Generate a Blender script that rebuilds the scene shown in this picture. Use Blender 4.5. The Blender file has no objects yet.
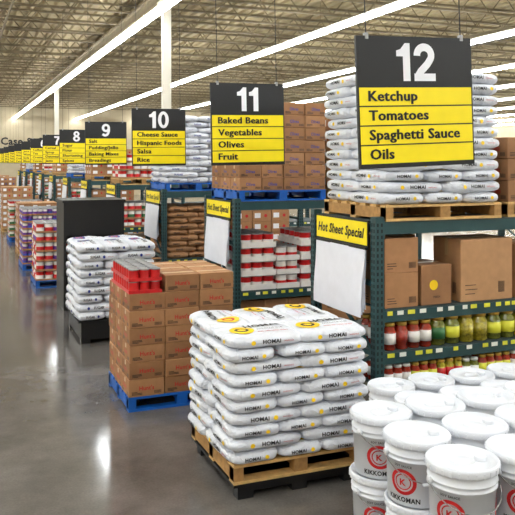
import bpy, bmesh, math, random
import numpy as np
random.seed(7); rng=np.random.RandomState(3)
SC=bpy.context.scene
# ---------------------------------------------------------------- materials
def lin(c):
    r=[]
    for x in c:
        x=x/255.0
        r.append(x/12.92 if x<=0.04045 else ((x+0.055)/1.055)**2.4)
    return r
MATS={}
def mat(name,col,rough=.5,var=.12,scale=9,metal=0,bump=0,bscale=60,coat=0,emit=0,bdist=.01,bdet=4):
    m=bpy.data.materials.new(name); m.use_nodes=True
    nt=m.node_tree; b=nt.nodes['Principled BSDF']
    c=lin(col)
    tc=nt.nodes.new('ShaderNodeTexCoord'); nz=nt.nodes.new('ShaderNodeTexNoise')
    nz.inputs['Scale'].default_value=scale; nz.inputs['Detail'].default_value=3
    nt.links.new(tc.outputs['Object'],nz.inputs['Vector'])
    rp=nt.nodes.new('ShaderNodeValToRGB')
    rp.color_ramp.elements[0].position=.3; rp.color_ramp.elements[1].position=.7
    rp.color_ramp.elements[0].color=[x*(1-var) for x in c]+[1]
    rp.color_ramp.elements[1].color=[min(1,x*(1+var)) for x in c]+[1]
    nt.links.new(nz.outputs['Fac'],rp.inputs['Fac'])
    nt.links.new(rp.outputs['Color'],b.inputs['Base Color'])
    b.inputs['Roughness'].default_value=rough; b.inputs['Metallic'].default_value=metal
    if coat: b.inputs['Coat Weight'].default_value=coat
    if bump:
        n2=nt.nodes.new('ShaderNodeTexNoise'); n2.inputs['Scale'].default_value=bscale; n2.inputs['Detail'].default_value=bdet; n2.inputs['Distortion'].default_value=.8
        nt.links.new(tc.outputs['Object'],n2.inputs['Vector'])
        bp=nt.nodes.new('ShaderNodeBump'); bp.inputs['Strength'].default_value=bump; bp.inputs['Distance'].default_value=bdist
        nt.links.new(n2.outputs['Fac'],bp.inputs['Height']); nt.links.new(bp.outputs['Normal'],b.inputs['Normal'])
    if emit:
        b.inputs['Emission Color'].default_value=(.92,.965,1,1); b.inputs['Emission Strength'].default_value=emit
    MATS[name]=m; return m
mat('bagwhite',(220,223,230),.36,.04,6,bump=1,bscale=13,bdist=.03,bdet=3)
mat('bagkraft',(150,108,70),.7,.12,8,bump=.8,bscale=16,bdist=.02)
mat('black',(14,14,15),.5,.1)
mat('inkblack',(12,12,14),.5,.05)
mat('inkblue',(34,54,140),.5,.05)
mat('inkred',(190,20,24),.5,.05)
mat('yellow',(248,224,0),.45,.03)
mat('logoyellow',(248,206,10),.5,.03)
mat('white',(240,240,244),.5,.03)
mat('paper',(226,228,236),.5,.03,bump=.15,bscale=5)
mat('card1',(164,118,78),.75,.08,12)
mat('card2',(146,103,66),.75,.08,12)
mat('card3',(180,136,94),.75,.08,12)
mat('carddark',(104,72,46),.8,.1)
mat('tape',(188,152,104),.3,.05)
mat('wood',(206,166,104),.7,.2,14,bump=.2)
mat('woodend',(170,128,74),.8,.2,20)
mat('bluepal',(0,90,180),.55,.15,8)
mat('rack',(36,70,72),.45,.12,6)
mat('slot',(10,16,16),.7,.1)
mat('deck',(50,64,64),.6,.15,8)
mat('tagy',(220,218,60),.5,.05)
mat('tagw',(235,235,225),.5,.05)
mat('steel',(150,150,150),.35,.1,metal=.8)
mat('canred',(196,22,24),.4,.15,12)
mat('canwhite',(232,228,222),.4,.06,12)
mat('cangreen',(40,100,50),.4,.15)
mat('canblue',(50,76,170),.4,.15)
mat('canpurple',(100,44,140),.4,.15)
mat('lidgold',(205,165,70),.3,.1,metal=.5)
mat('lidwhite',(235,235,230),.4,.05)
mat('lidred',(180,40,35),.4,.05)
mat('sauce',(150,40,16),.15,.35,30,coat=.6)
mat('pickle',(160,146,34),.12,.45,40,coat=.6)
mat('olive',(104,108,36),.12,.4,40,coat=.6)
mat('pail',(222,225,230),.35,.03,coat=.2)
mat('paillid',(218,221,227),.38,.02)
mat('sheet',(214,210,200),.5,.05)
mat('walltan',(180,166,138),.8,.06,2)
mat('colwhite',(214,208,192),.6,.05,2)
mat('ceil',(162,146,110),.8,.1,3)
mat('joist',(112,99,73),.7,.12,4)
mat('housing',(225,222,210),.5,.05)
mat('lamp',(255,255,250),.5,0,emit=38)
# floor
m=bpy.data.materials.new('polished_concrete'); m.use_nodes=True; nt=m.node_tree; b=nt.nodes['Principled BSDF']
tc=nt.nodes.new('ShaderNodeTexCoord')
n1=nt.nodes.new('ShaderNodeTexNoise'); n1.inputs['Scale'].default_value=1.3; n1.inputs['Detail'].default_value=8; n1.inputs['Roughness'].default_value=.65
n2=nt.nodes.new('ShaderNodeTexNoise'); n2.inputs['Scale'].default_value=60; n2.inputs['Detail'].default_value=2
bk=nt.nodes.new('ShaderNodeTexBrick'); bk.offset=0; bk.inputs['Scale'].default_value=1; bk.inputs['Brick Width'].default_value=4.4; bk.inputs['Row Height'].default_value=4.4
bk.inputs['Mortar Size'].default_value=.008; bk.inputs['Color1'].default_value=(1,1,1,1); bk.inputs['Color2'].default_value=(.94,.94,.94,1); bk.inputs['Mortar'].default_value=(.4,.4,.4,1)
for n in (n1,n2,bk): nt.links.new(tc.outputs['Object'],n.inputs['Vector'])
rp=nt.nodes.new('ShaderNodeValToRGB'); rp.color_ramp.elements[0].position=.3; rp.color_ramp.elements[1].position=.72
rp.color_ramp.elements[0].color=lin((80,76,73))+[1]; rp.color_ramp.elements[1].color=lin((116,111,106))+[1]
nt.links.new(n1.outputs['Fac'],rp.inputs['Fac'])
mx=nt.nodes.new('ShaderNodeMixRGB'); mx.blend_type='MULTIPLY'; mx.inputs[0].default_value=1
nt.links.new(rp.outputs['Color'],mx.inputs[1]); nt.links.new(bk.outputs['Color'],mx.inputs[2])
mx2=nt.nodes.new('ShaderNodeMixRGB'); mx2.blend_type='OVERLAY'; mx2.inputs[0].default_value=.25
nt.links.new(mx.outputs[0],mx2.inputs[1]); nt.links.new(n2.outputs['Fac'],mx2.inputs[2])
nt.links.new(mx2.outputs[0],b.inputs['Base Color'])
mr=nt.nodes.new('ShaderNodeMapRange'); mr.inputs['To Min'].default_value=.06; mr.inputs['To Max'].default_value=.2
nt.links.new(n1.outputs['Fac'],mr.inputs['Value']); nt.links.new(mr.outputs[0],b.inputs['Roughness'])
b.inputs['Specular IOR Level'].default_value=.7
MATS['floor']=m
# ---------------------------------------------------------------- mesh builder
def TM(x=0,y=0,z=0,rz=0,s=(1,1,1),ry=0,rx=0):
    cz,sz=math.cos(rz),math.sin(rz); cy,sy=math.cos(ry),math.sin(ry); cx,sx=math.cos(rx),math.sin(rx)
    Rz=np.array([[cz,-sz,0],[sz,cz,0],[0,0,1]]); Ry=np.array([[cy,0,sy],[0,1,0],[-sy,0,cy]]); Rx=np.array([[1,0,0],[0,cx,-sx],[0,sx,cx]])
    M=np.eye(4); M[:3,:3]=Rz@Ry@Rx@np.diag(s); M[:3,3]=(x,y,z); return M
class MB:
    def __init__(s): s.V=[];s.L=[];s.C=[];s.M=[];s.S=[];s.n=0;s.names=[]
    def mid(s,n):
        if n not in s.names: s.names.append(n)
        return s.names.index(n)
    def raw(s,v,faces,mt,smooth=False,X=None):
        v=np.asarray(v,float).reshape(-1,3)
        if X is not None: v=v@X[:3,:3].T+X[:3,3]
        s.V.append(v)
        s.L.append(np.array([i for f in faces for i in f],int)+s.n)
        s.C.append(np.array([len(f) for f in faces],int))
        if isinstance(mt,str): s.M.append(np.full(len(faces),s.mid(mt)))
        else: s.M.append(np.array([s.mid(a) for a in mt]))
        s.S.append(np.full(len(faces),smooth)); s.n+=len(v)
    def fin(s):
        if len(s.V)>1:
            s.V=[np.concatenate(s.V)];s.L=[np.concatenate(s.L)];s.C=[np.concatenate(s.C)];s.M=[np.concatenate(s.M)];s.S=[np.concatenate(s.S)]
        return s
    def add(s,o,X=None,remap=None):
        o.fin(); v=o.V[0]
        if X is not None: v=v@X[:3,:3].T+X[:3,3]
        s.V.append(v); s.L.append(o.L[0]+s.n); s.C.append(o.C[0]); s.S.append(o.S[0])
        lut=np.array([s.mid((remap or {}).get(n,n)) for n in o.names]); s.M.append(lut[o.M[0]]); s.n+=len(v)
    def box(s,x0,x1,y0,y1,z0,z1,mt,X=None):
        v=[(x0,y0,z0),(x1,y0,z0),(x1,y1,z0),(x0,y1,z0),(x0,y0,z1),(x1,y0,z1),(x1,y1,z1),(x0,y1,z1)]
        s.raw(v,[(0,3,2,1),(4,5,6,7),(0,1,5,4),(1,2,6,5),(2,3,7,6),(3,0,4,7)],mt,False,X)
    def lathe(s,prof,seg,mats,X=None,smooth=True):
        v=[];f=[];ms=[]
        for r,z in prof:
            for k in range(seg):
                a=2*math.pi*k/seg; v.append((r*math.cos(a),r*math.sin(a),z))
        for i in range(len(prof)-1):
            for k in range(seg):
                k2=(k+1)%seg; f.append((i*seg+k,i*seg+k2,(i+1)*seg+k2,(i+1)*seg+k)); ms.append(mats if isinstance(mats,str) else mats[i])
        s.raw(v,f,ms,smooth,X)
    def rod(s,p,q,r,mt,seg=4,smooth=False):
        p=np.array(p,float);q=np.array(q,float);d=q-p;d/=np.linalg.norm(d)
        a=np.cross(d,[0,0,1]) if abs(d[2])<.9 else np.cross(d,[1,0,0]); a/=np.linalg.norm(a); b=np.cross(d,a)
        v=[];
        for c in (p,q):
            for k in range(seg):
                t=2*math.pi*(k+.5)/seg; v.append(c+r*(math.cos(t)*a+math.sin(t)*b))
        f=[(k,(k+1)%seg,seg+(k+1)%seg,seg+k) for k in range(seg)]+[tuple(range(seg))[::-1],tuple(range(seg,2*seg))]
        s.raw(v,f,mt,smooth)
    def obj(s,name,loc=(0,0,0),parent=None,rot=None):
        s.fin(); me=bpy.data.meshes.new(name)
        V,L,C,M,S=s.V[0],s.L[0],s.C[0],s.M[0],s.S[0]
        me.vertices.add(len(V)); me.vertices.foreach_set('co',V.astype(np.float32).ravel())
        me.loops.add(len(L)); me.loops.foreach_set('vertex_index',L.astype(np.int32))
        me.polygons.add(len(C)); me.polygons.foreach_set('loop_start',(np.cumsum(C)-C).astype(np.int32))
        me.polygons.foreach_set('material_index',M.astype(np.int32)); me.polygons.foreach_set('use_smooth',S.astype(bool))
        for n in s.names: me.materials.append(MATS[n])
        me.update(calc_edges=True); me.validate()
        o=bpy.data.objects.new(name,me); SC.collection.objects.link(o); o.location=loc
        if rot: o.rotation_euler=rot
        if parent: o.parent=parent
        return o
# text meshes -----------------------------------------------------
_T={}
def tm(txt,h,bold=.02,shear=0):
    k=(txt,bold,shear)
    if k not in _T:
        c=bpy.data.curves.new('t','FONT'); c.body=txt; c.size=1; c.offset=bold; c.resolution_u=2; c.shear=shear
        if bold>=.014: c.space_character=1.06
        o=bpy.data.objects.new('t',c); SC.collection.objects.link(o)
        bpy.context.view_layer.update()
        me=bpy.data.meshes.new_from_object(o)
        v=np.array([q.co[:2] for q in me.vertices]); f=[tuple(p.vertices) for p in me.polygons]
        bpy.data.objects.remove(o); bpy.data.curves.remove(c); bpy.data.meshes.remove(me)
        v=v/.72; v[:,0]-=v[:,0].min(); _T[k]=(v,f)
    v,f=_T[k]; return v*h,f
def ctext(txt,h,bold=.02,width=None,center=True,shear=0,heavy=0):
    v,f=tm(txt,h,bold,shear); v=v.copy()
    if heavy:   # extra-bold: second copy of the glyph outline nudged sideways
        n=len(v); v=np.concatenate([v,v+np.array([heavy*h,0])]); f=f+[tuple(i+n for i in q) for q in f]
    if width and v[:,0].max()>width: v[:,0]*=width/v[:,0].max()
    if center: v[:,0]-=v[:,0].max()/2; v[:,1]-=h/2
    return v,f
def disc(r,cx=0,cy=0,seg=14,r0=0):
    if r0:
        v=[(cx+q*math.cos(2*math.pi*k/seg),cy+q*math.sin(2*math.pi*k/seg)) for q in (r0,r) for k in range(seg)]
        f=[(k,seg+k,seg+(k+1)%seg,(k+1)%seg) for k in range(seg)]; return np.array(v),f
    v=[(cx+r*math.cos(2*math.pi*k/seg),cy+r*math.sin(2*math.pi*k/seg)) for k in range(seg)]
    return np.array(v),[tuple(range(seg))]
def dbl(n,h2):
    d=np.zeros(n)
    if h2: d[n//2:]=-.0012
    return d
def front(v,y,h2=False): return np.stack([v[:,0],y+dbl(len(v),h2),v[:,1]],1)
def left(v,x,h2=False): return np.stack([x+dbl(len(v),h2),-v[:,0],v[:,1]],1)
# hand-drawn grotesque digits for the aisle numbers: list of (verts, faces, layer)
def ribbon(pts,t):
    P=np.array(pts,float); d=np.gradient(P,axis=0); d/=np.linalg.norm(d,axis=1)[:,None]; nrm=np.stack([-d[:,1],d[:,0]],1)*t/2
    n=len(P); return np.concatenate([P+nrm,P-nrm]),[(i,i+1,n+i+1,n+i) for i in range(n-1)]
def ringe(cx,cy,a,b,a2,b2,seg=28):
    v=[(cx+p*math.cos(2*math.pi*k/seg),cy+q*math.sin(2*math.pi*k/seg)) for p,q in((a2,b2),(a,b)) for k in range(seg)]
    return np.array(v),[(k,seg+k,seg+(k+1)%seg,(k+1)%seg) for k in range(seg)]
def digit(ch):
    if ch=='1': return .44,[(np.array([(.2,0),(.42,0),(.42,1),(.27,1),(.2,.92)]),[(0,1,2,3,4)],0),(np.array([(0,.65),(.2,.65),(.2,.92),(.13,.84),(0,.8)]),[(0,1,2,3,4)],0)]
    if ch=='2':
        arc=[(.325+.225*math.cos(math.radians(t)),.69+.21*math.sin(math.radians(t))) for t in range(185,-41,-15)]+[(.42,.45),(.3,.34),(.2,.25),(.13,.15)]
        return .68,[ribbon(arc,.205)+(0,),(np.array([(0,0),(.67,0),(.67,.2),(0,.2)]),[(0,1,2,3)],1),(np.array([(0,.0),(.1,.0),(.25,.2),(.04,.2)]),[(0,1,2,3)],2)]
    if ch=='0': return .68,[ringe(.34,.5,.335,.51,.13,.33)+(0,)]
    if ch=='9':
        return .68,[ringe(.33,.68,.33,.33,.13,.15)+(0,),ribbon([(.555,.7),(.56,.55),(.545,.4),(.5,.25),(.42,.14),(.31,.09),(.19,.1),(.06,.19)],.2)+(1,)]
    if ch=='8': return .68,[ringe(.34,.74,.29,.27,.1,.1)+(0,),ringe(.34,.28,.335,.29,.13,.12)+(1,)]
    if ch=='7': return .66,[(np.array([(0,.8),(.65,.8),(.65,1),(0,1)]),[(0,1,2,3)],0),ribbon([(.56,.88),(.4,.62),(.29,.35),(.25,0)],.22)+(1,)]
    if ch=='6': return .68,[ringe(.35,.32,.33,.33,.13,.15)+(0,),ribbon([(.125,.3),(.12,.45),(.135,.6),(.18,.75),(.26,.86),(.37,.91),(.49,.9),(.62,.81)],.2)+(1,)]
    v,f=tm(ch,1,.03); return v[:,0].max()+.04,[(v,f,0)]
def numeral(mb,s,h,cz,y):
    D=[digit(c) for c in s]; W=sum(d[0] for d in D)+.1*(len(D)-1); x=-W/2
    for w,parts in D:
        for v,f,l in parts: mb.raw(front((v+np.array([x,-.5]))*h+np.array([0,cz]),y-.0012*l),f,'white')
        x+=w+.1
# ---------------------------------------------------------------- bevelled box template
_B={}
def bbox(sx,sy,sz,b=.004,mt='card1'):
    k=(round(sx,3),round(sy,3),round(sz,3),b,mt)
    if k not in _B:
        bm=bmesh.new(); bmesh.ops.create_cube(bm,size=1)
        for v in bm.verts: v.co=(v.co.x*sx,v.co.y*sy,(v.co.z+.5)*sz)
        bmesh.ops.bevel(bm,geom=bm.edges[:],offset=b,segments=1,affect='EDGES')
        bm.verts.index_update(); mb=MB(); mb.raw([tuple(v.co) for v in bm.verts],[[v.index for v in f.verts] for f in bm.faces],mt); bm.free(); _B[k]=mb
    return _B[k]
def carton(sx,sy,sz,mt='card1',style='plain',txt=None,tcol='inkred',seed=0):
    """closed corrugated case, centred in x,y, base at z=0"""
    mb=MB(); mb.add(bbox(sx,sy,sz,.005,mt)); R=random.Random(seed); e=.0015
    mb.box(-sx/2+.01,sx/2-.01,-.028,.028,sz-.001,sz+.0012,'tape')
    mb.box(-.0015,.0015,-sy/2+.01,-.03,sz,sz+.0013,'carddark')
    for s in (-1,1): mb.box(s*(sx/2+e)-.0008,s*(sx/2+e)+.0008,-.025,.025,sz*.72,sz-.004,'tape')
    def pr(v,f,m):
        mb.raw(front(v,-sy/2-e),f,m)
        k=min(1,sy/sx); w=v*np.array([k,1]); mb.raw(left(w,-sx/2-e),f,m)
    if txt:
        v,f=ctext(txt,sz*.26,.02,width=sx*.42); v[:,1]+=sz*.5; pr(v,f,tcol)
    if style in('plain','print'):
        for i in range(3):
            w=sx*R.uniform(.15,.3); x=-sx*.42; z=sz*(.12+.07*i)
            pr(np.array([(x,z),(x+w,z),(x+w,z+.006),(x,z+.006)]),[(0,1,2,3)],'inkblack')
        x=sx*.22; z=sz*.12
        for i in range(6): pr(np.array([(x+i*.012,z),(x+i*.012+.006,z),(x+i*.012+.006,z+sz*.18),(x+i*.012,z+sz*.18)]),[(0,1,2,3)],'inkblack')
    if style=='label':
        pr(np.array([(-sx*.4,sz*.3),(-sx*.08,sz*.3),(-sx*.08,sz*.75),(-sx*.4,sz*.75)]),[(0,1,2,3)],'white')
        v,f=disc(sz*.15,sx*.2,sz*.5); pr(v,f,tcol)
    if style=='yellowdot':
        v,f=disc(.045,-sx*.1,sz*.5); pr(v,f,'logoyellow'); v,f=ctext('FRESH',.018); v[:,1]+=sz*.2; pr(v,f,'inkblack')
    return mb
# ---------------------------------------------------------------- bag template
def bag(seed,body='bagwhite',txt='HOMAI',dot='logoyellow',ink='inkblack',patch=None,a=.285,b=.195,c=.053):
    r=np.random.RandomState(seed); n,m=6,2.9
    K=[(r.uniform(-14,14,3),r.uniform(0,6),r.uniform(.0018,.0045)) for _ in range(5)]+[(r.uniform(-45,45,3),r.uniform(0,6),.0018) for _ in range(6)]
    def disp(p):
        d=np.zeros(len(p))
        for k,ph,am in K: d+=am*np.sin(p@k+ph)
        return d
    def solve(d):
        lo=np.zeros(len(d));hi=np.full(len(d),1.2)
        for _ in range(24):
            t=(lo+hi)/2; g=(t*abs(d[:,0]))**n+(t*abs(d[:,1]))**n+(t*abs(d[:,2]))**m
            lo=np.where(g<1,t,lo); hi=np.where(g<1,hi,t)
        return lo
    mb=MB(); N=(18,12,5)
    for ax in range(3):
        u,w=[i for i in range(3) if i!=ax]
        for s in (-1,1):
            U=np.linspace(-1,1,N[u]+1);W=np.linspace(-1,1,N[w]+1); pts=[]
            for p in U:
                for q in W:
                    d=[0,0,0]; d[ax]=s; d[u]=math.sin(p*math.pi/2) if u!=2 else p; d[w]=math.sin(q*math.pi/2) if w!=2 else q; pts.append(d)
            pts=np.array(pts,float); t=solve(pts); P=pts*t[:,None]*np.array([a,b,c])
            dd=disp(P); nrm=pts/np.linalg.norm(pts,axis=1)[:,None]*np.array([.8,.8,1]); P=P+nrm*dd[:,None]; P[:,2]+=c
            f=[]; k=N[w]+1
            flip=(s>0)!=(ax==1)
            for i in range(N[u]):
                for j in range(N[w]):
                    q=(i*k+j,(i+1)*k+j,(i+1)*k+j+1,i*k+j+1); f.append(q if flip else q[::-1])
            mb.raw(P,f,body,True)
    def put(v2,f,m_,face,e=.0035):
        x,y=v2[:,0],v2[:,1]
        if face in('F','B'):
            g=np.clip(1-abs(x/a)**n-abs(y/c)**m,.02,1)**(1/n)*b; P=np.stack([x,-g,y],1)
            if face=='B': P=np.stack([-x,g,y],1)
        elif face in('L','R'):
            g=np.clip(1-abs(x/b)**n-abs(y/c)**m,.02,1)**(1/n)*a; P=np.stack([-g,-x,y],1)
            if face=='R': P=np.stack([g,x,y],1)
        else:
            g=np.clip(1-abs(x/a)**n-abs(y/b)**n,.02,1)**(1/m)*c; P=np.stack([x,y,g],1)
        if face=='T': nr=np.tile([0,0,1.],(len(P),1))
        elif face in 'FB': nr=np.tile([0,-1. if face=='F' else 1.,0],(len(P),1))
        else: nr=np.tile([-1. if face=='L' else 1.,0,0],(len(P),1))
        P=P+nr*(disp(P)+e)[:,None]; P[:,2]+=c; mb.raw(P,f,m_)
    if txt:
        for fc in 'FB':
            v,f=ctext(txt,.03,.03); v[:,0]+=-.06 if seed%2 else .02; v[:,1]+=.004; put(v,f,ink,fc,.005)
            if dot: v,f=disc(.018,.06 if seed%2 else -.12,0); put(v,f,dot,fc,.004)
            v,f=ctext('WHITE RICE',.01,.01); v[:,0]+=.15; put(v,f,'inkred' if dot else ink,fc,.004)
        for fc in 'LR':
            v,f=ctext(txt,.026,.03); v[:,0]-=.03; put(v,f,ink,fc,.005)
            if dot: v,f=disc(.016,.08,0,10); put(v,f,dot,fc,.004)
        v,f=ctext(txt,.06,.03); v=v+np.array([.06,.06]); put(v,f,ink,'T',.006)
        if dot:
            def ring(ro,ri,m_,e):
                v,f=disc(ro,-.13,-.02,20,ri); put(v,f,m_,'T',e)
            ring(.088,.052,dot,.0055); ring(.052,.03,'inkred' if seed%3==0 else ink,.006); v,f=disc(.03,-.13,-.02,12); put(v,f,dot,'T',.0065)
        v,f=ctext('RICE FLOUR 50 LB',.018,.01); v=v+np.array([.08,-.04]); put(v,f,ink,'T',.005)
        v,f=ctext('ENRICHED LONG GRAIN',.015,.01); v=v+np.array([.08,-.09]); put(v,f,'inkred' if dot else ink,'T',.005)
    return mb
BAGS={'homai':[bag(i) for i in range(6)],
      'blue':[bag(10+i,txt='SUGAR',dot=None,ink='inkblue',patch=None) for i in range(4)],
      'bluep':[bag(20+i,txt='SUGAR',dot='inkblue',ink='inkblack') for i in range(3)],
      'kraft':[bag(30+i,body='bagkraft',txt='BEANS',dot=None,ink='inkblack') for i in range(3)]}
# ---------------------------------------------------------------- pallet
def pallet(mb,w,l,z0,mt='wood',h=.14):
    e='woodend' if mt=='wood' else mt; x=0
    n=7; bw=.1
    for i in range(n):
        y=(l-bw)*i/(n-1); mb.box(0,w,y,y+bw,z0+h-.022,z0+h,mt)
    for i in range(3):
        x=(w-.045)*i/2; mb.box(x,x+.045,.004,l-.004,z0+.022,z0+h-.0221,e)
        for y0 in (.0,l/2-.05,l-.1): mb.box(max(0,x-.03),min(w,x+.075),y0+.006,y0+.094,z0+.0222,z0+h-.0225,e)
    for y in (0,l/2-.05,l-.1): mb.box(0,w,y,y+.1,z0,z0+.0215,mt)
def bag_stack(name,X,Y,w,l,z0,layers,pitch=.098,kind='homai',pal='wood',plinth=0,seed=1,lean=0,over=0):
    R=random.Random(seed); mb=MB(); z=0
    if plinth:
        mb.box(.04,w-.04,.03,l-.03,.05,plinth,'black'); 
        for x in (.04,w/2-.06,w-.16):
            for y in (.03,l-.13): mb.box(x,x+.12,y,y+.1,0,.0502,'black')
        mb.box(.0,w,.0,l,plinth-.02,plinth,'black'); z=plinth
    if pal: pallet(mb,w,l,z,pal); z+=.14
    T=BAGS[kind]; w0,l0=w,l; w=w+2*over; l=l+over
    for k in range(layers):
        zz=z+k*pitch-.004; fy=(k%2==0); l3=.58*l; l2=.42*l
        cells=[]
        for i in range(3): cells.append(((i+.5)*w/3,(l3/2 if fy else l-l3/2),1,w/3,l3))
        for i in range(2): cells.append(((i+.5)*w/2,(l-l2/2 if fy else l2/2),0,w/2,l2))
        for cx,cy,rot,cw,cl in cells:
            t=R.choice(T); j=lambda s:R.uniform(-s,s); cx-=over; cy-=over
            if rot: M=TM(cx+j(.014)+lean*k,cy+j(.016),zz,math.pi/2*R.choice((1,-1))+j(.035),(cl/.56*1.03,cw/.38*1.03,pitch/.098),j(.01))
            else: M=TM(cx+j(.014)+lean*k,cy+j(.016),zz,(0 if R.random()<.75 else math.pi)+j(.035),(cw/.56*1.03,cl/.38*1.03,pitch/.098),j(.01))
            mb.add(t,M)
    return mb.obj(name,(X,Y,z0))
def box_stack(name,X,Y,w,l,z0,nx,ny,nz,h,pal='wood',mt='card1',style='plain',txt=None,tcol='inkred',seed=1,skip=None,extra=None):
    R=random.Random(seed); mb=MB(); z=0
    if pal: pallet(mb,w,l,0,pal); z=.14
    sx,sy=w/nx,l/ny
    ms={'card1':('card1','card2','card1'),'card2':('card2','card1','card2'),'card3':('card3','card3','card1')}.get(mt,(mt,))
    T=[carton(sx-.008,sy-.008,h-.003,m_,style,txt,tcol,s) for s,m_ in enumerate(ms)]
    for i in range(nx):
        for j in range(ny):
            for k in range(nz):
                if skip and skip(i,j,k): continue
                if not(i in(0,nx-1) or j in(0,ny-1) or k==nz-1 or skip): continue
                mb.add(R.choice(T),TM((i+.5)*sx+R.uniform(-.006,.006),(j+.5)*sy+R.uniform(-.008,.008),z+k*h,R.uniform(-.015,.015)))
    if extra: extra(mb,z)
    return mb.obj(name,(X,Y,z0))
# cans / jars -----------------------------------------------------
def can(r,h,lab,lab2=None,seg=14):
    mb=MB(); mb.lathe([(0,0),(r*.96,0),(r,.006),(r,.012),(r*.985,.014),(r*.985,h*.55),(r*.985,h-.014),(r,h-.012),(r,h-.003),(r*.96,h),(r*.93,h-.004),(0,h-.004)],seg,['steel','steel','steel','steel',lab,lab2 or lab,'steel','steel','steel','steel','steel'])
    return mb
def jar(r,h,body,lid,lab):
    mb=MB(); R=r*1.01
    mb.lathe([(0,0),(r*.9,0),(r,.01),(r,h*.22),(R,h*.22),(R,h*.62),(r,h*.62),(r,h*.7),(r*.74,h*.84),(r*.74,h*.87),(r*.82,h*.87),(r*.82,h*.985),(r*.76,h),(0,h)],16,
        [body,body,body,lab,lab,lab,body,body,body,lid,lid,lid,lid])
    return mb
CANS={'rw':can(.052,.115,'canred','canred'),'redbig':can(.077,.178,'canwhite','canred'),'redbig2':can(.077,.178,'canred','canwhite'),'green':can(.077,.178,'cangreen','canwhite'),
 'blue':can(.05,.14,'canblue','canpurple'),'purp':can(.05,.14,'canpurple','canwhite'),'purpbig':can(.077,.178,'canpurple','canwhite')}
def can_block(mb,kinds,x0,y0,z0,nx,ny,nz,r,h,seed=0,tray=True,tm_='card1'):
    R=random.Random(seed)
    for k in range(nz):
        if tray:
            zz=z0+k*(h+.004); t=.035 if tm_!='canwhite' else .07
            mb.box(x0-.003,x0+nx*2.04*r+.003,y0-.003,y0+ny*2.04*r+.003,zz,zz+.003,tm_); mb.box(x0-.004,x0+nx*2.04*r+.004,y0-.006,y0-.003,zz,zz+t,tm_); mb.box(x0-.006,x0-.003,y0-.006,y0+ny*2.04*r+.003,zz,zz+t,tm_)
        for i in range(nx):
            for j in range(ny):
                if k<nz-1 and 0<i<nx-1 and j>1: continue
                mb.add(CANS[R.choice(kinds)],TM(x0+(i+.5)*2.04*r,y0+(j+.5)*2.04*r,z0+.003+k*(h+.004),R.uniform(0,6)))
def can_stack(name,X,Y,w,l,z0,kinds,r,h,nz,pal='wood',seed=0,shrink=True):
    mb=MB(); z=0
    if pal: pallet(mb,w,l,0,pal); z=.14
    can_block(mb,kinds,.01,.01,z,int((w-.02)/(2.04*r)),int((l-.02)/(2.04*r)),nz,r,h,seed)
    return mb.obj(name,(X,Y,z0))
# ---------------------------------------------------------------- room
YF=54; XL,XR,Y0=-10,42,-7; ZC=6.7
mb=MB(); mb.box(XL,XR,Y0,YF,-.1,0,'floor'); mb.obj('floor')
mb=MB(); mb.box(XL,XR,YF,YF+.2,0,ZC+.3,'walltan'); mb.obj('wall_far')
mb=MB(); mb.box(XR,XR+.2,Y0,YF,0,ZC+.3,'walltan'); mb.obj('wall_right')
mb=MB(); mb.box(XL-.2,XL,Y0,YF,0,ZC+.3,'walltan'); mb.obj('wall_left')
mb=MB(); mb.box(XL,XR,Y0-.2,Y0,0,ZC+.3,'walltan'); mb.obj('wall_back')
mb=MB(); x=XL; p=.3; V=[];F=[]
while x<XR:
    for dx,z in ((0,ZC),(.14,ZC),(.17,ZC+.07),(.27,ZC+.07)): V+= [(x+dx,Y0,z),(x+dx,YF,z)]
    x+=p
V+=[(x,Y0,ZC),(x,YF,ZC)]
for i in range(len(V)//2-1): F.append((2*i,2*i+1,2*i+3,2*i+2))
mb.raw(V,F,'ceil'); mb.box(XL,XR,Y0,YF,ZC+.2,ZC+.3,'ceil'); mb.obj('ceiling')
mb=MB(); y=-6.2
while y<YF-.5:
    zt,zb=ZC-.04,ZC-.55
    for z in (zt,zb):
        mb.box(XL,XR,y-.05,y+.05,z-.025,z+.025,'joist')
    x=XL; up=True
    while x<XR-.4:
        mb.rod((x,y,zb if up else zt),(x+.45,y,zt if up else zb),.016,'joist',3); up=not up; x+=.45
    y+=1.65
mb.obj('ceiling_joists')
mb=MB()
for x in (-5.8,4.16,14.1,24,34):
    mb.box(x-.1,x+.1,Y0,YF,ZC-.62,ZC-.575,'joist'); mb.box(x-.02,x+.02,Y0,YF,ZC-.85,ZC-.62,'joist'); mb.box(x-.1,x+.1,Y0,YF,ZC-.89,ZC-.85,'joist')
mb.obj('ceiling_girders')
mb=MB()
for x,r in ((1.2,.03),(9.6,.03),(17.2,.04)):
    mb.rod((x,Y0+.3,ZC-.7),(x,YF-.3,ZC-.7),r,'joist',8,True)
    for k in range(14): mb.rod((x,Y0+1+k*4,ZC-.7),(x,Y0+1+k*4,ZC-.58),.008,'joist',3)
mb.obj('sprinkler_pipes')
SP=4.15; ZL=5.4
mb=MB()
for i in range(-2,11):
    x=i*SP-.4
    if x<XL+.5 : continue
    y=Y0+.5
    while y<YF-2.4:
        mb.box(x-.05,x+.05,y,y+2.38,ZL+.02,ZL+.09,'housing')
        for s in (-1,1): mb.rod((x+s*.075,y+.03,ZL),(x+s*.075,y+2.35,ZL),.031,'lamp',6,True)
        mb.box(x-.12,x+.12,y,y+.03,ZL-.03,ZL+.05,'housing')
        mb.rod((x,y+.3,ZL+.09),(x,y+.3,ZC-.58),.006,'joist',3)
        y+=2.42
mb.obj('fluorescent_light_rows')
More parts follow.
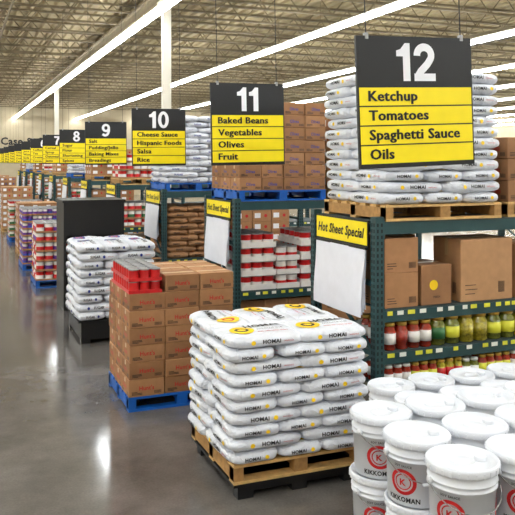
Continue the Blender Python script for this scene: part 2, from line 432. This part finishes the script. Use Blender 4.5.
for y in (15.35,33.8):
    mb=MB()
    mb.box(4.08,4.25,y,y+.17,0,ZC-.93,'colwhite'); mb.box(4.0,4.33,y-.07,y+.24,ZC-.93,ZC-.892,'colwhite'); mb.box(3.98,4.35,y-.09,y+.26,0,.02,'steel')
    mb.obj('steel_column')
# ---------------------------------------------------------------- racks
XRK=3.30; RD=1.24; BAY=2.6
def rack(Y,levels,nb=2,name='pallet_rack'):
    mb=MB()
    for b in range(nb+1):
        x=b*BAY
        for y in (0,RD-.08):
            mb.box(x,x+.085,y,y+.08,0,1.93,'rack')
            z=.08
            while z<1.88:
                mb.box(x+.015,x+.03,y-.002,y,z,z+.03,'slot'); mb.box(x+.055,x+.07,y-.002,y,z,z+.03,'slot')
                mb.box(x-.002,x,y+.015,y+.03,z,z+.03,'slot'); mb.box(x-.002,x,y+.05,y+.065,z,z+.03,'slot'); z+=.052
            mb.box(x-.02,x+.11,y-.02,y+.1,0,.008,'rack')
        zs=[.15,.75,1.35,1.85]
        for i in range(4): mb.box(x+.02,x+.065,.08,RD-.08,zs[i]-.02,zs[i]+.02,'rack')
        for i in range(3): mb.rod((x+.042,.08 if i%2 else RD-.08,zs[i]),(x+.042,RD-.08 if i%2 else .08,zs[i+1]),.018,'rack')
    for b in range(nb):
        x0,x1=b*BAY+.0852,(b+1)*BAY-.0002
        for z in levels:
            for y in (.005,RD-.055): mb.box(x0,x1,y,y+.05,z-.11,z-.012,'rack')
            for q in (x0,x1-.006): mb.box(q,q+.006,.0,.004,z-.15,z+.02,'rack')
            mb.box(x0,x1,.005,RD-.005,z-.0118,z,'deck')
            if z<1.7:
                mb.box(x0,x1,-.004,.0045,z-.055,z-.012,'rack')
                R=random.Random(int(z*100)+b); x=x0+.03
                while x<x1-.1:
                    w=R.uniform(.05,.075); mb.box(x,x+w,-.007,-.0045,z-.052,z-.016,R.choice(('tagy','tagw','tagy'))); x+=w+R.uniform(.02,.12)
    return mb.obj(name,(XRK,Y,0))
def hot_sheet(Y,txt='Hot Sheet Special'):
    mb=MB(); X=-.012; a,b=.1,1.08
    mb.box(X,X+.01,a,b,1.665,1.895,'black'); mb.box(X-.004,X,a+.012,b-.012,1.68,1.88,'yellow')
    v,f=ctext(txt,.088,.02,width=b-a-.1,shear=.25,heavy=.06); v[:,0]-=(a+b)/2; v[:,1]+=1.785; mb.raw(left(v,X-.006,True),f,'inkblack')
    for k in range(4):
        y0,y1=a+.01,b-.01-.015*k; n=8; V=[];F=[]
        for i in range(n+1):
            t=i/n; z=1.65-(.52+.025*k)*t; bow=-.008-.004*k-.02*math.sin(t*math.pi*.9)*t-.006*k*t
            for yy in (y0,(y0+y1)/2,y1): V.append((X+bow-(.008 if yy==(y0+y1)/2 else 0),yy+.01*k*t,z))
        for i in range(n):
            for j in range(2): F.append((i*3+j,i*3+j+1,i*3+j+4,i*3+j+3))
        mb.raw(V,F,'paper',True)
    mb.box(X-.025,X+.008,a,b,1.645,1.665,'black')
    return mb.obj('sale_flyer_board',(XRK-.004,Y,0))
RY=[5.48,8.92,12.5,16.4,20.2,24.0,27.8,31.6,35.4,39.2,43.0]
LV=[[1.89,1.14,.78,.46],[1.89,.74,.2],[1.89,.72,.2],[1.89,.95,.2]]+[[1.89,1.0,.2]]*7
for i,y in enumerate(RY):
    rack(y,LV[i],2 if i<6 else 1); hot_sheet(y)
X0=XRK+.09
# stacks on top of racks
bag_stack('rice_bag_stack',3.4,5.47,1.22,1.15,1.892,12,.098,'homai','wood',seed=4)
box_stack('cardboard_box_stack',4.72,5.5,1.1,1.1,1.892,3,3,3,.2,'wood','card2','plain','Tomato','inkred',seed=6)
bag_stack('flour_bag_stack',5.95,5.5,1.1,1.1,1.892,9,.098,'blue','wood',seed=8)
box_stack('cardboard_box_stack',3.38,8.95,1.24,1.12,1.892,4,3,7,.165,'bluepal','card2','plain','Olives','inkblue',seed=9)
box_stack('cardboard_box_stack',4.74,8.97,1.2,1.1,1.892,3,3,5,.2,'wood','card3','label',None,'inkred',seed=10)
bag_stack('flour_bag_stack',3.38,12.55,1.2,1.12,1.892,12,.098,'blue','bluepal',seed=11)
box_stack('cardboard_box_stack',4.76,12.55,1.2,1.1,1.892,3,3,6,.2,'wood','card1','label',None,'cangreen',seed=12)
can_stack('canned_food_stack',3.38,16.45,1.1,1.1,1.892,['redbig','redbig2'],.077,.178,3,'wood',1)
box_stack('cardboard_box_stack',4.7,16.5,1.2,1.1,1.892,3,3,5,.2,'wood','card1','label',None,'inkred',seed=13)
K=[('b','card1'),('s','blue'),('b','card3'),('c',0),('b','card2'),('s','bluep'),('b','card1')]
for i in range(4,11):
    k,a=K[i-4]; y=RY[i]+.05
    if k=='b': box_stack('cardboard_box_stack',3.4,y,1.15,1.1,1.892,3,3,3+i%3,.18,'bluepal' if i%2 else 'wood',a,'label',None,'inkred',seed=i)
    if k=='s': bag_stack('flour_bag_stack',3.4,y,1.15,1.1,1.892,5,.1,a,'bluepal',seed=i)
    if k=='c': can_stack('canned_food_stack',3.4,y,1.1,1.1,1.892,['green','redbig'],.077,.178,3,'wood',i)
# rack 12 shelf contents
def cartons(name,Y,z,items):
    mb=MB()
    for n,(x,w,d,h,cnt,st,mt,yo) in enumerate(items):
        for c in range(cnt): mb.add(carton(w,d,h,mt,st,None,'inkred',n+c),TM(x+w/2,yo+d/2,.001+c*(h+.001),random.uniform(-.02,.02)))
    mb.obj(name,(XRK,Y,z))
cartons('cardboard_boxes',RY[0],1.14,[(.11,.34,.42,.3,2,'plain','card1',.03),(.48,.32,.4,.35,1,'yellowdot','card2',.03),(.84,.4,.4,.25,1,'plain','card1',.5),(.9,.58,.42,.56,1,'plain','card3',.03),(1.52,.4,.4,.25,2,'plain','card1',.03),(1.95,.5,.4,.5,1,'plain','card2',.05),
  (.42,.4,.4,.28,2,'plain','card2',.62),(2.75,.5,.4,.5,1,'plain','card1',.05),(3.3,.5,.4,.3,2,'plain','card3',.05)])
def jars(name,Y,z,rows,depth=4):
    mb=MB(); x=.12
    for t,r,n in rows:
        for i in range(n):
            for d in range(depth): mb.add(t,TM(x+r,.012+r+d*(2*r+.006),.001,random.uniform(0,6)))
            x+=2*r+.006
            if x>2.45 and x<2.8: x=2.8
    return mb.obj(name,(XRK,Y,z))
JS=jar(.058,.235,'sauce','lidgold','sauce'); JS2=jar(.058,.235,'sauce','lidgold','canwhite')
JP=jar(.074,.25,'pickle','lidwhite','canwhite'); JP2=jar(.074,.25,'pickle','lidgold','pickle'); JO=jar(.074,.25,'olive','lidgold','tagy'); JO2=jar(.074,.25,'olive','lidgold','cangreen')
jars('food_jars',RY[0],.78,[(JS2,.058,1),(JS,.058,1),(JS2,.058,2),(JO2,.074,1),(JO,.074,1),(JP2,.074,2),(JO,.074,2),(JP2,.074,3),(JO,.074,3),(JS,.058,4),(JP,.074,3)])
A=jar(.042,.19,'sauce','lidwhite','canwhite'); B=jar(.042,.19,'sauce','lidgold','tagy'); C_=jar(.042,.19,'pickle','lidgold','canred'); D=jar(.042,.17,'olive','lidwhite','lidwhite')
jars('food_jars',RY[0],.46,[(A,.042,3),(B,.042,3),(C_,.042,3),(D,.042,2),(B,.042,4),(A,.042,4),(C_,.042,5),(A,.042,5)],5)
# rack 11, 10, 9... contents
mb=MB()
can_block(mb,['redbig'],.12,.05,0,3,5,4,.077,.178,1,True,'canwhite'); can_block(mb,['redbig2'],.62,.05,0,2,5,3,.077,.178,2,True,'canwhite'); can_block(mb,['redbig','redbig'],.97,.05,0,3,5,4,.077,.178,3,True,'canwhite'); can_block(mb,['green'],1.5,.05,0,5,5,4,.077,.178,4)
mb.obj('canned_food_stack',(XRK,RY[1],.742))
box_stack('cardboard_box_stack',X0+.02,RY[1]+.08,2.4,1.0,.202,7,3,2,.2,None,'card1','plain',None,seed=20)
bag_stack('bean_bag_stack',X0+.03,RY[2]+.06,1.1,1.05,.722,9,.1,'kraft',None,seed=21)
box_stack('cardboard_box_stack',X0+1.25,RY[2]+.08,1.1,1.0,.722,3,3,4,.2,None,'card1','label',None,seed=22)
box_stack('cardboard_box_stack',X0+.02,RY[2]+.08,2.4,1.0,.202,6,3,2,.19,None,'card2','plain',None,seed=23)
for i in range(3,11):
    z=LV[i][1]+.002
    if i%2: can_stack('canned_food_stack',X0+.02,RY[i]+.06,1.1,1.05,z,['redbig','green','redbig2'],.077,.178,3,None,i)
    else: box_stack('cardboard_box_stack',X0+.02,RY[i]+.06,1.15,1.05,z,3,3,4,.16,None,'card1','label',None,'inkred',seed=i+50)
    box_stack('cardboard_box_stack',X0+.02,RY[i]+.06,2.3,1.05,.202,5,3,3,.17,None,'card3','label',None,'inkblue',seed=i+70)
# ---------------------------------------------------------------- end-of-aisle pallets
bag_stack('rice_bag_stack',1.82,4.93,1.05,1.02,0,10,.09,'homai','wood',plinth=.12,seed=31,over=.03)
def redcans(mb,z):
    can_block(mb,['rw'],.01,.02,z+6*.165,3,8,2,.052,.112,5,True,'canred')
box_stack('tomato_box_stack',1.54,7.08,1.07,1.0,0,3,3,7,.165,'bluepal','card1','print',"Hunt's",'inkred',seed=33,skip=lambda i,j,k:(i==0 and k==6),extra=redcans)
bag_stack('sugar_bag_stack',1.5,9.95,1.05,1.2,0,9,.112,'bluep',None,plinth=.3,seed=35)
# black display cabinet
mb=MB(); w,l,h=.98,.9,1.74
mb.box(0,w,0,l,0,.12,'black'); mb.box(0,.04,0,l,.12,h,'black'); mb.box(w-.04,w,0,l,.12,h,'black'); mb.box(.04,w-.04,l-.04,l,.12,h,'black'); mb.box(-.02,w+.02,-.02,l+.02,h,h+.04,'black')
for z in (.5,.85,1.2,1.5): mb.box(.04,w-.04,.03,l-.04,z,z+.03,'black')
can_block(mb,['redbig'],.09,.06,.88,5,4,1,.077,.178,3); can_block(mb,['green'],.09,.06,.53,5,4,1,.077,.178,3)
mb.box(.04,w-.04,.005,.03,1.22,h,'black'); mb.obj('black_display_cabinet',(1.62,12.3,0))
def mixed_stack(name,X,Y,kinds,r,h,nz,pal='bluepal',seed=0,w=1.0,l=1.1):
    return can_stack(name,X,Y,w,l,0,kinds,r,h,nz,pal,seed)
mixed_stack('canned_food_stack',1.42,14.7,['redbig','purpbig','redbig2'],.079,.178,6,seed=3)
mixed_stack('canned_food_stack',1.38,17.2,['blue','purp'],.052,.15,8,seed=4)
box_stack('cardboard_box_stack',1.5,20.0,1.0,1.0,0,3,3,6,.2,'wood','card1','label',None,'inkred',seed=41)
mixed_stack('canned_food_stack',1.5,23.5,['redbig','green'],.079,.178,6,seed=5)
box_stack('cardboard_box_stack',1.5,27.0,1.0,1.0,0,3,3,7,.2,'wood','card3','label',None,'inkred',seed=42)
bag_stack('flour_bag_stack',1.5,30.5,1.0,1.0,0,10,.1,'bluep','wood',seed=43)
box_stack('cardboard_box_stack',1.5,34.5,1.0,1.0,0,3,3,8,.2,'wood','card1','label',None,'inkblue',seed=44)
box_stack('cardboard_box_stack',1.5,39,1.0,1.0,0,3,3,8,.2,'wood','card3','label',None,'canred',seed=45)
# ---------------------------------------------------------------- pails
def pail(seed=0):
    mb=MB(); prof=[(0,0),(.136,0),(.14,.006),(.1475,.235),(.155,.237),(.155,.243),(.148,.245),(.1485,.262),(.156,.264),(.156,.27),(.149,.272),(.1505,.315)]
    mb.lathe(prof,32,'pail')
    lp=[(.1505,.312),(.163,.312),(.165,.318),(.164,.345),(.159,.352),(.152,.352),(.147,.338),(.126,.338),(.121,.331),(.06,.331),(.057,.338),(.052,.338),(.05,.331),(0,.331)]
    mb.lathe(lp,32,'paillid')
    mb.lathe([(.028,.331),(.028,.350),(.024,.353),(0,.353)],14,'paillid',TM(.088,.0,0))
    for k in range(28):
        a=2*math.pi*(k+.5)/28; mb.box(.1635,.1672,-.004,.004,.316,.34,'paillid',TM(0,0,0,a))
    for s in (-1,1): mb.lathe([(.0,0),(.02,0),(.02,.012),(0,.012)],10,'pail',TM(s*.152,0,.255,0,ry=s*math.pi/2))
    pts=[]
    for k in range(13):
        t=math.pi*k/12; pts.append((.166*math.cos(t),-.166*math.sin(t)-.004,.255-.11*math.sin(t)))
    for p,q in zip(pts[:-1],pts[1:]): mb.rod(p,q,.0028,'steel',5,True)
    mb.rod((-.04,-.172,.142),(.04,-.172,.142),.009,'pail',8,True)
    def cyl(v,e,rot):
        r=.140+(v[:,1]/.235)*.0075+e; t=v[:,0]/.147+rot; return np.stack([r*np.sin(t),-r*np.cos(t),v[:,1]],1)
    for rot in (-.85,1.25,3.3):
        v,f=disc(.068,0,.13,28,.05); mb.raw(cyl(v,.0015,rot),f,'inkred')
        v,f=disc(.042,0,.13,20,.036); mb.raw(cyl(v,.0012,rot),f,'inkred')
        v,f=ctext('K',.034,.03); v[:,1]+=.13; mb.raw(cyl(v,.0022,rot),f,'inkred')
        v,f=ctext('KIKKOMAN',.026,.03,width=.17); v[:,1]+=.038; mb.raw(cyl(v,.0015,rot),f,'inkblack')
        v,f=ctext('SOY SAUCE',.012,.02); v[:,1]+=.215; mb.raw(cyl(v,.0015,rot),f,'inkblack')
    return mb
PL=pail()
def pail_stack(name,X,Y,nx,ny,nz,z0=0,pal='wood',seed=0,pitch=.325):
    R=random.Random(seed); mb=MB(); s=.347; w,l=nx*s,ny*s
    pallet(mb,w,l,0,pal)
    for k in range(nz):
        for i in range(nx):
            for j in range(ny):
                if k<nz-1 and 0<i<nx-1 and 0<j<ny-1: continue
                mb.add(PL,TM((i+.5)*s+R.uniform(-.006,.006),(j+.5)*s+R.uniform(-.006,.006),.14+k*.352,R.uniform(-.3,.3)))
    return mb.obj(name,(X,Y,z0))
pail_stack('soy_sauce_pail_stack',1.93,2.58,4,3,3,0,seed=2).scale=(1,1,.90)
pail_stack('soy_sauce_pail_stack',2.66,3.98,5,2,2,0,seed=3)
# ---------------------------------------------------------------- hanging aisle signs
SG=[(12,4.2,2.86,['Ketchup','Tomatoes','Spaghetti Sauce','Oils'],-.04),(11,7.35,2.88,['Baked Beans','Vegetables','Olives','Fruit'],-.02),(10,11.0,2.86,['Cheese Sauce','Hispanic Foods','Salsa','Rice'],-.012),
 (9,15.0,2.81,['Salt','Pudding/Jello','Baking Mixes','Breadings'],-.01),(8,18.9,2.8,['Sugar','Flour','Shortening','Spices'],0),(7,22.7,2.8,['Cereal','Syrup','Oatmeal','Jams'],0),(6,26.5,2.8,['Coffee','Tea','Creamer','Cocoa'],0),
 (5,30.3,2.8,['Juice','Water','Soda','Mixers'],0),(4,34.1,2.8,['Chips','Nuts','Cookies','Candy'],0),(3,37.9,2.8,['Paper','Cups','Plates','Foil'],0),(2,41.7,2.8,['Soap','Bleach','Mops','Bags'],0),(1,45.5,2.8,['Pet Food','Litter','Charcoal','Lighters'],0)]
for num,y,x,rows,tl in SG:
    mb=MB(); W,H=(.9 if num==12 else .83),.86; w=W/2
    mb.box(-w,w,-.01,.01,0,H,'black')
    numeral(mb,str(num),.25,H-.168,-.013)
    rh=.126
    for i,t in enumerate(rows):
        z1=H-.335-i*rh; z0=z1-rh+.009; mb.box(-w+.012,w-.012,-.0125,-.0101,z0,z1,'yellow')
        v,f=ctext(t,.068,.014,width=W-.1,center=False,heavy=.07); v=v*np.array([1.12 if v[:,0].max()*1.12<W-.1 else 1,1]); v[:,0]-=w-.075; v[:,1]+=z0+.03; mb.raw(front(v,-.0145,True),f,'inkblack')
    for s in (-1,1):
        mb.box(s*(w-.08)-.012,s*(w-.08)+.012,-.014,.014,H-.02,H+.02,'steel'); mb.rod((s*(w-.08),0,H+.01),(s*(w-.08),0,3.74),.004,'black',4)
    mb.obj('hanging_aisle_sign',(x,y,2.37 if num>10 else 2.345),rot=(0,tl,0))
# far wall lettering
mb=MB(); v,f=ctext('Case & Carry',.5,.03,center=False); v[:,0]+=2.9; v[:,1]+=3.6; mb.raw(front(v,YF-.03),f,'inkblack'); mb.obj('wall_lettering')
# ---------------------------------------------------------------- world + camera
w=bpy.data.worlds.new('W'); SC.world=w; w.use_nodes=True; w.node_tree.nodes['Background'].inputs[0].default_value=(.8,.82,.85,1); w.node_tree.nodes['Background'].inputs[1].default_value=.3
cam=bpy.data.cameras.new('cam'); co=bpy.data.objects.new('camera',cam); SC.collection.objects.link(co); SC.camera=co
co.location=(0,0,2.4); co.rotation_euler=(math.pi/2,0,-math.radians(22.07)); cam.sensor_width=36; cam.lens=746*36/515; cam.shift_y=-95.5/515; cam.clip_end=200
SC.view_settings.view_transform='Standard'; SC.view_settings.exposure=0
